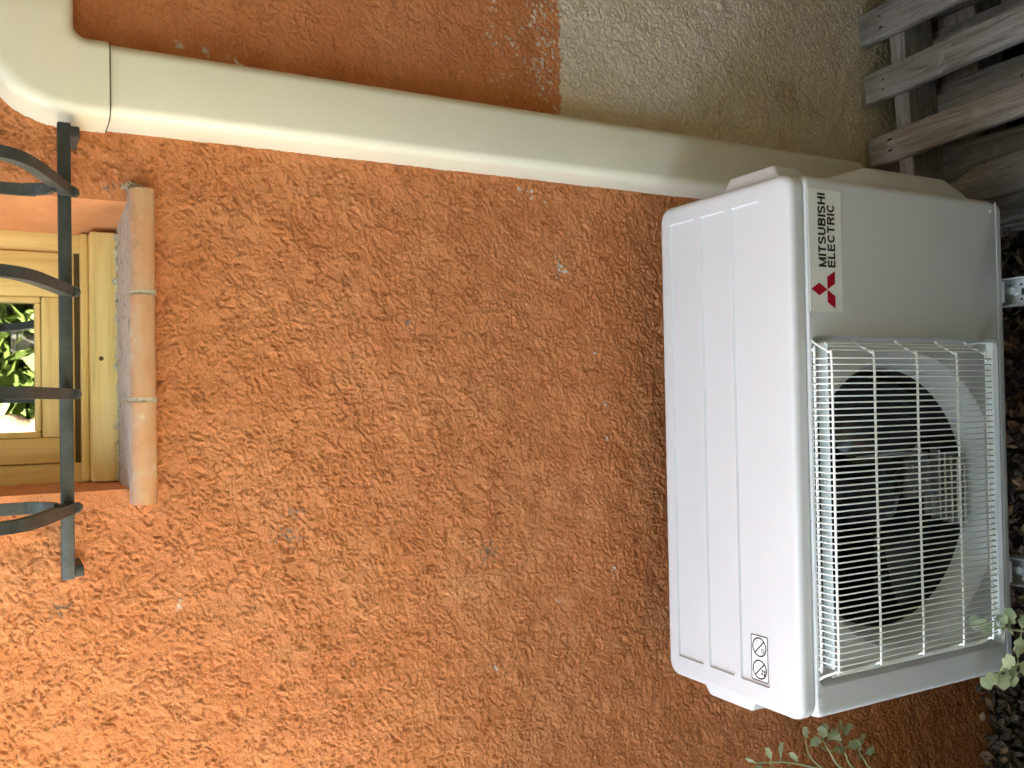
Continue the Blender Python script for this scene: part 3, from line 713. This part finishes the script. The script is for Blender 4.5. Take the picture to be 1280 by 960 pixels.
# warning sticker on the top cover: two struck-out round pictures
SZ = 1.0735 - .0036 + .0003
def flat(name, polys, mat, parent, zz):
    b = MB()
    for P in polys: b.add([(px, py, zz) for px, py in P], [tuple(range(len(P)))])
    return b.build(name, mat, parent, 0)
def ring(cx, cy, r0, r1, n=36):
    P = [(cx + r * math.cos(2 * math.pi * k / n), cy + r * math.sin(2 * math.pi * k / n)) for k in range(n) for r in (r0, r1)]
    return [(P[2 * k], P[2 * k + 1], P[(2 * k + 3) % (2 * n)], P[(2 * k + 2) % (2 * n)]) for k in range(n)]
def stroke(x0, y0, x1, y1, wd):
    d = Vector((x1 - x0, y1 - y0)).normalized() * wd / 2; n2 = (-d.y, d.x)
    return [(x0 + n2[0], y0 + n2[1]), (x1 + n2[0], y1 + n2[1]), (x1 - n2[0], y1 - n2[1]), (x0 - n2[0], y0 - n2[1])]
wx0, wx1, wy0, wy1 = .0385, .1085, -.3555, -.3195
st = flat('warning_sticker', [rrect(wx0, wx1, wy0, wy1, .003, 4)], M_PAPER, ac, SZ)
oa, ia = rrect(wx0, wx1, wy0, wy1, .003, 4), rrect(wx0 + .0016, wx1 - .0016, wy0 + .0016, wy1 - .0016, .002, 4)
flat('border', [(oa[i], oa[(i + 1) % len(oa)], ia[(i + 1) % len(oa)], ia[i]) for i in range(len(oa))], M_BLACK, st, SZ + .0002)
for cx in (.0905, .0565):
    cy = -.3375; rr = .0150
    flat('ban_ring', ring(cx, cy, rr - .0023, rr) + [stroke(cx - rr * .70, cy + rr * .70, cx + rr * .70, cy - rr * .70, .0022)], M_BLACK, st, SZ + .0004)
cx, cy = .0905, -.3375
flat('pictogram', [stroke(cx + .009, cy + .004, cx + .003, cy + .010, .0012), stroke(cx + .0065, cy + .0025, cx + .0015, cy + .008, .0010), stroke(cx + .010, cy + .001, cx + .0085, cy + .006, .001), stroke(cx - .001, cy - .010, cx - .001, cy - .001, .0008), stroke(cx - .011, cy - .004, cx - .011, cy - .010, .0008)] + ring(cx - .005, cy - .007, .0012, .0040, 16), M_GREYP, st, SZ + .0003)
cx = .0565
flat('pictogram', [stroke(cx + .009, cy + .008, cx + .001, cy + .007, .0010), stroke(cx + .008, cy + .004, cx + .0005, cy + .0045, .0009), stroke(cx + .001, cy + .007, cx - .001, cy + .0045, .001)], M_GREYP, st, SZ + .0003)
flat('pictogram', [[(cx - .0035 + .0034 * math.cos(a) + .0023 * math.cos(t), cy - .0075 + .0034 * math.sin(a) + .0018 * math.sin(t)) for t in [2 * math.pi * k / 12 for k in range(12)]] for a in (.6, 2.2, 3.8, 5.4)], M_BLACK, st, SZ + .0003)

# ------------------------------------------------------------------ wall brackets under the unit
for cx, lab in ((.645, 'galvanised bracket arm under the badge end of the air conditioner'), (.165, 'galvanised bracket arm beside the leafy stem under the fan end')):
    br = empty('wall_bracket', (cx, 0, .545), lab, 'bracket', 'brackets carrying the air conditioner')
    MB().box(cx - .0215, cx + .0215, -.490, -.012, .5440, .5462).build('arm', M_ZINC, br, bevel=.0006, seg=1)
    for s_ in (-1, 1):
        xa, xb = sorted((cx + s_ * .0217, cx + s_ * .0242))
        MB().box(xa, xb, -.490, -.012, .5340, .5650).build('flange', M_ZINC, br, bevel=.0008, seg=1)
    MB().box(cx - .024, cx + .024, -.0115, -.006, .20, .62).build('wall_plate', M_ZINC, br, bevel=.0008, seg=1)
    MB().tube([(cx, -.02, .25), (cx, -.36, .535)], .009, 8).build('brace', M_ZINC, br)
    for dx, dy in ((-.0125, -.4385), (.0125, -.4385), (-.0125, -.470), (.0125, -.470)):
        MB().tube([(cx + dx, dy, .5455), (cx + dx, dy, .5466)], .0021, 10).build('punched_hole', M_DARK, br, 0)
    bolt = MB().tube([(cx + .002, -.4265, .5478), (cx + .002, -.4265, .5580)], .0068, 6).build('bolt', M_ZINC, br, 30)
    MB().tube([(cx + .002, -.4265, .5463), (cx + .002, -.4265, .5480)], .0100, 18).build('washer', M_ZINC, bolt, 30)
    MB().box(cx - .0055, cx + .0055, -.4500, -.4385, .5460, .5468).build('slot', M_DARK, br, bevel=.0002, seg=1)
    for dx in (-.0125, .0125):
        MB().box(cx + dx - .0032, cx + dx + .0032, -.4290, -.4225, .5463, .5500).build('tab', M_ZINC, br, bevel=.0008, seg=1)

# ------------------------------------------------------------------ pallets in the corner
def pallet(loc, rz, label, deck, lower, stringers, seed):
    rg = random.Random(seed); p = empty('pallet', loc, label, 'pallet', 'old pallets stacked in the corner', rz)
    def board(name, x0, x1, y0, y1, z0, z1, tilt=0, broken=None):
        g = []; n = 8
        for i in range(n + 1):
            t = i / n; yy = y0 + (y1 - y0) * t; j = [rg.gauss(0, .0009) for _ in range(4)]
            e = .004 if i in (0, n) else 0
            xa, xb = x0 + j[0] + tilt * t, x1 + j[1] + tilt * t
            if broken and i == 0: xa, xb = xa, xa + (xb - xa) * .55
            zz0, zz1 = z0 + j[2] * .6, z1 + j[3] * .6
            c = .0018
            g.append([(xa + c, yy, zz0), (xb - c, yy, zz0), (xb, yy, zz0 + c), (xb, yy, zz1 - c), (xb - c, yy + e * .3, zz1), (xa + c, yy - e * .2, zz1), (xa, yy, zz1 - c), (xa, yy, zz0 + c)])
        return MB().loft(g).build(name, M_WOOD, p, 50, local=True)
    for x0, x1, y0, y1, tl, br_ in deck:
        bo = board('deck_board', x0, x1, y0, y1, -.021, 0, tl, br_)
        for q in (0, 1):
            xx = x0 + (x1 - x0) * (.3 + .4 * q) + rg.gauss(0, .002)
            MB().tube([(xx, -.055 + rg.gauss(0, .006), -.001), (xx, -.055, .0006)], .0022, 8).build('nail', M_NAIL, bo, 0, local=True)
    for x0, x1, y0, y1, zz in stringers:
        st_ = MB().box(x0, x1, y0, y1, zz - .095, zz).build('stringer', M_WOODX, p, 0, bevel=.002, local=True)
    for x0, x1, y0, y1, zz in lower:
        board('lower_board', x0, x1, y0, y1, zz - .02, zz, rg.gauss(0, .003))
    return p
def _woodx(n, b):
    _wood(n, b)
    for q in n.nodes:
        if q.type == 'MAPPING' and q.inputs['Scale'].default_value[0] > 50: q.inputs['Scale'].default_value = (6, 70, 70)
M_WOODX = M('weathered_wood_cross', (.2, .17, .14), .85, spec=.2, build=_woodx)
PZ = .415
# local frame: x along the wall, -y towards the camera
pallet((1.0, -.016, PZ), rad(3.4), 'grey weathered slatted pallet on top of the stack', 
       [(.238, .308, 0, -.9, 0, 0), (.106, .172, -.006, -.9, .004, 0), (-.032, .030, -.004, -.9, .0, 0), (-.170, -.098, -.165, -.9, 0, .4)],
       [(.30, .40, -.02, -.9, -.115), (.165, .232, -.10, -.9, -.115), (.035, .112, -.10, -.9, -.115), (-.095, -.026, -.10, -.9, -.115), (-.20, -.13, -.10, -.9, -.118)],
       [(-.20, .39, -.098, -.062, -.0215), (-.20, .39, -.86, -.82, -.0215)], 1)
pallet((1.02, -.03, PZ - .145), rad(1.0), 'dark lower pallet of the stack under the slatted one',
       [(.28, .36, 0, -.85, 0, 0), (.16, .25, 0, -.85, 0, 0), (.03, .13, 0, -.85, 0, 0), (-.10, -.01, 0, -.85, 0, 0), (-.21, -.13, 0, -.85, 0, 0)],
       [(-.2, -.1, -.02, -.85, -.117), (.05, .15, -.02, -.85, -.117), (.25, .35, -.02, -.85, -.117)],
       [(-.21, .37, -.14, -.05, -.0215), (-.21, .37, -.80, -.70, -.0215)], 2)

# ------------------------------------------------------------------ bark mulch under the unit
rg = random.Random(11); b = MB()
for i in range(5200):
    cx, cy = rg.uniform(-.75, 1.0), -rg.random() ** 1.2 * .75 - .004
    cz = .004 + rg.random() ** 2 * .045 + .02 * max(0, 1 - abs(cy) / .15)
    L_, W_, T_ = rg.uniform(.006, .019), rg.uniform(.004, .011), rg.uniform(.001, .003)
    q = Matrix.Rotation(rg.uniform(0, 6.28), 3, 'Z') @ Matrix.Rotation(rg.gauss(0, .45), 3, 'X') @ Matrix.Rotation(rg.gauss(0, .45), 3, 'Y')
    ol = [(L_ * math.cos(t) * rg.uniform(.75, 1), W_ * math.sin(t) * rg.uniform(.75, 1)) for t in [k * math.pi / 3 + .2 for k in range(6)]]
    cu = rg.uniform(-.2, .2) / L_ * .3
    b.loft([[Vector((cx, cy, cz)) + q @ Vector((px, py, zz + cu * px * px * 10)) for px, py in ol] for zz in (-T_, T_)])
tag(b.build('bark_mulch', M_CHIP, None, 0), 'dark bark chips and dry litter along the wall base', 'mulch', kind='stuff')

M_DRY = M('dry_leaf', (.20, .12, .06), .8, build=lambda n, b: n.links.new(ramp(n, noise(n, coords(n), 30, 3, .6), [(.3, (.10, .06, .035)), (.5, (.24, .15, .08)), (.7, (.36, .27, .17))]), b.inputs['Base Color']))
rg = random.Random(19); b = MB()
for i in range(420):
    cx, cy = rg.uniform(-.7, 1.0), -rg.random() * .7 - .01; L_ = rg.uniform(.010, .022); W_ = L_ * rg.uniform(.35, .6)
    q = Matrix.Rotation(rg.uniform(0, 6.28), 3, 'Z') @ Matrix.Rotation(rg.gauss(0, .4), 3, 'X') @ Matrix.Rotation(rg.gauss(0, .4), 3, 'Y'); c_ = Vector((cx, cy, .048 + rg.random() * .02))
    pts = [(-L_, 0, .12 * L_), (-.4 * L_, W_, .25 * W_), (.4 * L_, W_ * .8, .3 * W_), (L_, 0, .25 * L_), (.4 * L_, -W_ * .8, .35 * W_), (-.4 * L_, -W_, .2 * W_), (0, 0, 0)]
    b.add([c_ + q @ Vector(p) for p in pts], [(6, 0, 1), (6, 1, 2), (6, 2, 3), (6, 3, 4), (6, 4, 5), (6, 5, 0)])
tag(b.build('leaf_litter', M_DRY, None, 0), 'tan dry leaves scattered over the dark bark mulch', 'dry leaves', kind='stuff')

# ------------------------------------------------------------------ leafy weeds
def leaf_mesh(L, Wd, rg):
    """three-lobed leaf, base at the origin, along +X"""
    O = [(0, .02), (.18, .10), (.34, .34), (.46, .42), (.58, .30), (.66, .34), (.80, .42), (.90, .26), (1, .02)]
    g = []; n = len(O)
    for s_ in (1, 0, -1):
        for (a, c) in O:
            g.append((a * L, s_ * c * Wd, -.22 * L * a * a + (.10 * L * (c if s_ else -.1)) + rg.gauss(0, .0006)))
    f = []
    for r in range(2):
        for i in range(n - 1): f.append((r * n + i, r * n + i + 1, (r + 1) * n + i + 1, (r + 1) * n + i))
    return g, f
def place_leaf(parent, pos, d, size, rg, roll=0):
    size *= 1.42; g, f = leaf_mesh(size, size * .80, rg); d = Vector(d).normalized()
    q = d.to_track_quat('X', 'Z').to_matrix() @ Matrix.Rotation(roll, 3, 'X')
    return MB().add([Vector(pos) + q @ Vector(p) for p in g], f).build('leaf', M_LEAF, parent, 60)
def weed(root, label, stems, seed):
    rg = random.Random(seed); wd_ = empty('weed', root, label, 'plant', 'grey green weeds by the wall')
    for C, r, leaves in stems:
        P = smooth_path([Vector(c) for c in C], 22)
        sm = MB().tube(P, [r * (1 - .55 * i / 22) for i in range(23)], 6).build('stem', M_STEM, wd_)
        for t, dd, sz in leaves:
            i = min(22, int(t * 22)); p = P[i]; dv = Vector(dd)
            q = p + dv.normalized() * sz * .35
            MB().tube([p, (p + q) / 2 + Vector((0, 0, .001)), q], .0009, 5).build('petiole', M_STEM, sm)
            place_leaf(sm, q, dv, sz, rg, rg.gauss(0, .5))
    return wd_
def cluster(n, t0, sz, rg, base=(0, 0, 1), sp=.9):
    out = []
    for i in range(n):
        d = Vector(base).normalized() * .7 + Vector((rg.gauss(0, sp), rg.gauss(0, sp), rg.gauss(0, sp))) * .55
        out.append((t0 + (1 - t0) * i / max(1, n - 1), tuple(d), sz * rg.uniform(.7, 1.15)))
    return out
rg = random.Random(5)
weed((-.42, -.30, 0), 'grey green weed left of the unit, its tips showing against the wall', [
    ([(-.42, -.30, .0), (-.41, -.26, .35), (-.33, -.20, .58), (-.245, -.165, .70), (-.213, -.16, .775), (-.190, -.16, .84), (-.176, -.16, .915)], .0034, [(.80, (.6, -.3, .6), .020), (.84, (-.5, -.3, .6), .022), (.88, (.8, -.2, .3), .024), (.91, (-.4, -.4, .6), .018), (.94, (.7, -.2, .5), .020), (.97, (-.2, -.3, .8), .016), (1, (.4, -.3, .9), .018)]),
    ([(-.42, -.30, .0), (-.39, -.25, .34), (-.32, -.19, .57), (-.232, -.165, .70), (-.195, -.16, .73), (-.168, -.16, .748)], .0028, [(.83, (.1, -.3, -.8), .018), (.88, (.2, -.2, .8), .022), (.93, (.8, -.3, -.4), .020), (.97, (.8, -.2, .4), .020), (1, (.9, -.2, .1), .018)]),
    ([(-.41, -.30, .0), (-.38, -.25, .30), (-.31, -.18, .53), (-.240, -.165, .665), (-.205, -.16, .69), (-.172, -.16, .706)], .0027, [(.82, (.3, -.2, .8), .020), (.87, (.2, -.3, -.8), .021), (.92, (.6, -.2, .7), .024), (.96, (.8, -.3, -.3), .022), (1, (.9, -.2, .2), .020)]),
    ([(-.40, -.29, .0), (-.37, -.24, .28), (-.31, -.18, .48), (-.250, -.165, .615), (-.225, -.16, .64), (-.203, -.16, .655)], .0024, [(.84, (.3, -.2, .8), .017), (.89, (.3, -.3, -.8), .018), (.95, (.7, -.2, .5), .020), (1, (.9, -.2, -.2), .018)]),
    ([(-.225, -.162, .745), (-.20, -.16, .775), (-.180, -.16, .788), (-.163, -.16, .792)], .0020, [(.5, (.2, -.3, .8), .016), (.75, (.6, -.3, -.6), .018), (1, (.9, -.2, .3), .018)])], 21)
weed((.02, -.55, 0), 'grey green weed growing up in front of the lower corner of the unit', [
    ([(.02, -.55, .0), (.03, -.53, .25), (.045, -.50, .42), (.070, -.475, .56), (.085, -.465, .640), (.092, -.462, .668)], .0026, cluster(11, .70, .024, rg, (.3, -.3, .7))),
    ([(.02, -.55, .0), (.02, -.53, .28), (.025, -.50, .46), (.030, -.48, .58), (.030, -.47, .640), (.024, -.465, .672)], .0024, cluster(8, .74, .024, rg, (-.4, -.2, .7))),
    ([(.03, -.56, .0), (.06, -.54, .25), (.085, -.52, .42), (.10, -.50, .53), (.108, -.49, .585)], .0022, cluster(7, .70, .020, rg, (.5, -.3, .5))),
    ([(.01, -.56, .0), (-.01, -.54, .25), (-.02, -.52, .42), (-.015, -.50, .52), (-.005, -.49, .575)], .0022, cluster(7, .66, .020, rg, (-.4, -.3, .5)))], 22)

# ------------------------------------------------------------------ garden behind the camera: partly mirrored in the window pane, partly added to block light
def bush(loc, rx, rz_, n, label, seed, ll=.16):
    rg = random.Random(seed); o = empty('garden_bush', loc, label, 'bush', 'bushes on the garden bank')
    b = MB(); b2 = MB()
    for i in range(n):
        a, c = rg.uniform(0, 6.283), rg.uniform(-1, 1); rr = rg.uniform(.35, 1) ** .6
        p = Vector(loc) + Vector((rx * rr * math.cos(a) * math.sqrt(max(0, 1 - c * c * .8)), rx * .7 * rr * math.sin(a) * math.sqrt(max(0, 1 - c * c * .8)), rz_ * (.5 + .5 * c * rr)))
        d = Vector((rg.gauss(0, 1), rg.gauss(0, 1) + .4, rg.gauss(.3, .7))).normalized(); q = d.to_track_quat('X', 'Z').to_matrix() @ Matrix.Rotation(rg.uniform(-1, 1), 3, 'X')
        L_ = ll * rg.uniform(.6, 1.3); W_ = L_ * rg.uniform(.12, .2)
        pts = [(0, 0, 0), (.3 * L_, W_, .01), (.7 * L_, W_ * .8, -.01), (L_, 0, -.06 * L_), (.7 * L_, -W_ * .8, -.01), (.3 * L_, -W_, .01)]
        b.add([p + q @ Vector(v) for v in pts], [(0, 1, 5), (1, 2, 4, 5), (2, 3, 4)])
    for i in range(7):
        a = i * .9; b2.tube([Vector(loc) + Vector((0, 0, -.1)), Vector(loc) + Vector((rx * .3 * math.cos(a), rx * .2 * math.sin(a), rz_ * .5)), Vector(loc) + Vector((rx * .7 * math.cos(a), rx * .4 * math.sin(a), rz_ * .9))], [.02, .012, .005], 6)
    b.build('foliage', M_BUSH, o, 0); b2.build('branches', M_TRUNK, o, 30)
bush((.95, -2.72, 1.35), .62, 1.25, 2600, 'strap leaved green bush mirrored in the window pane beside the pot', 31)
bush((1.95, -2.65, 1.35), .70, 1.6, 2600, 'taller unseen light-blocking bush on the bank, furthest right', 32)  # added out of view to block light from the front right
bush((-.20, -2.85, 1.35), .70, 1.05, 2600, 'round green bush on the bank behind the boulders', 33)
bush((.55, -3.7, 1.50), .95, 1.4, 2800, 'green bush at the back of the bank, middle', 35)
bush((-1.35, -3.0, 1.25), .75, 1.0, 2600, 'unseen light-blocking bush at the edge of the terrace, furthest left', 36)  # out of view, added against low light from the front left
bush((-1.75, -2.05, 1.31), .62, 1.0, 2600, 'unseen light-blocking bush standing on the sunny terrace, nearest the yard', 37)  # added on the left to cut sky light on the unit's front
bush((-2.75, -1.75, 1.31), .65, 1.6, 2200, 'low unseen light-blocking bush on the sunny terrace beyond the corner of the house', 38)  # second one added to narrow the open sky on the left
bush((-3.3, -.75, 1.31), .85, 2.3, 3000, 'tall unseen light-blocking bush on the terrace straight left of the house corner', 39)  # added to block low sky along the wall and dim the duct side
# unseen tree, added so its crown blocks the sky in front of the wall
tr = empty('shading_tree', (1.0, -3.9, 1.55), 'broad unseen tree added on the bank to block the frontal sky', 'tree')
b = MB(); P0 = Vector((1.0, -3.9, 1.5)); rg = random.Random(77); tips = []
b.tube(smooth_path([P0, (1.05, -3.85, 2.2), (.98, -3.7, 2.9), (1.0, -3.5, 3.5)], 14), [.13 - .005 * i for i in range(15)], 9)
for i in range(26):
    st_ = Vector((1.0, -3.7 + .02 * i, 2.7 + .04 * i)); en = Vector((-1.5 + 4.0 * ((i * .618) % 1), -1.45 - 3.1 * ((i * .414) % 1), rg.uniform(3.1, 4.3)))
    b.tube(smooth_path([st_, st_ * .5 + en * .5 + Vector((0, 0, .25)), en], 10), [.06 - .005 * k for k in range(11)], 6); tips.append(en)
b.build('trunk', M_TRUNK, tr, 40)
b = MB(); cl = [t_ + Vector((rg.gauss(0, .3), rg.gauss(0, .3), rg.gauss(.05, .2))) for t_ in tips for _ in range(8)]
for c_ in cl:
    for k in range(130):
        p = c_ + Vector((rg.gauss(0, .21), rg.gauss(0, .21), rg.gauss(0, .15)))
        if p.y > -.75: continue
        q = Matrix.Rotation(rg.uniform(0, 6.28), 3, 'Z') @ Matrix.Rotation(rg.gauss(0, .6), 3, 'X') @ Matrix.Rotation(rg.gauss(.3, .5), 3, 'Y')
        L_ = rg.uniform(.09, .17); W_ = L_ * .32
        b.add([p + q @ Vector(v) for v in ((0, 0, 0), (.4 * L_, W_, 0), (L_, 0, -.02), (.4 * L_, -W_, 0))], [(0, 1, 2, 3)])
b.build('crown', M_BUSH, tr, 0)
for i, (rx_, ry_, rz_, sc_, lab) in enumerate(((.30, -2.15, 1.985, .125, 'pinkish boulder on top of the pile mirrored in the window pane'), (.24, -2.25, 1.66, .24, 'larger pinkish boulder at the bottom of the pile on the bank'), (-.14, -2.22, 1.52, .17, 'pinkish boulder on the bank, low one at the end'))):
    bm = bmesh.new(); bmesh.ops.create_icosphere(bm, subdivisions=3, radius=1); rg = random.Random(40 + i)
    for v in bm.verts:
        k = 1 + .25 * math.sin(v.co.x * 3.1 + i) * math.cos(v.co.y * 2.7 + i * 2) + .12 * math.sin(v.co.z * 6 + v.co.x * 5)
        v.co = Vector((v.co.x * 1.2, v.co.y, v.co.z * .9)) * k * sc_
    me = bpy.data.meshes.new('boulder'); bm.to_mesh(me); bm.free(); me.shade_smooth()
    o = link('boulder', me, M_ROCK); o.location = (rx_, ry_, rz_); tag(o, lab, 'boulder', 'boulders on the garden bank')
pot = empty('garden_pot', (.755, -2.36, 1.86), 'dark grey garden pot mirrored in the window pane', 'pot')
prof = [(.0, .035), (.03, .039), (.09, .048), (.155, .054), (.16, .060), (.178, .060), (.178, .052), (.12, .046)]
MB().loft([[(.755 + r * math.cos(t), -2.36 + r * math.sin(t), 1.86 + zz) for t in [2 * math.pi * k / 32 for k in range(32)]] for zz, r in prof], True, True).build('pot_body', M_POT, pot, 40)
MB().loft([[(.755 + (r + .008 * math.sin(5 * t + zz * 9)) * math.cos(t), -2.36 + r * math.sin(t), zz) for t in [2 * math.pi * k / 20 for k in range(20)]] for zz, r in ((1.3, .08), (1.5, .06), (1.7, .045), (1.859, .040))]).build('stump', M_TRUNK, pot, 40)
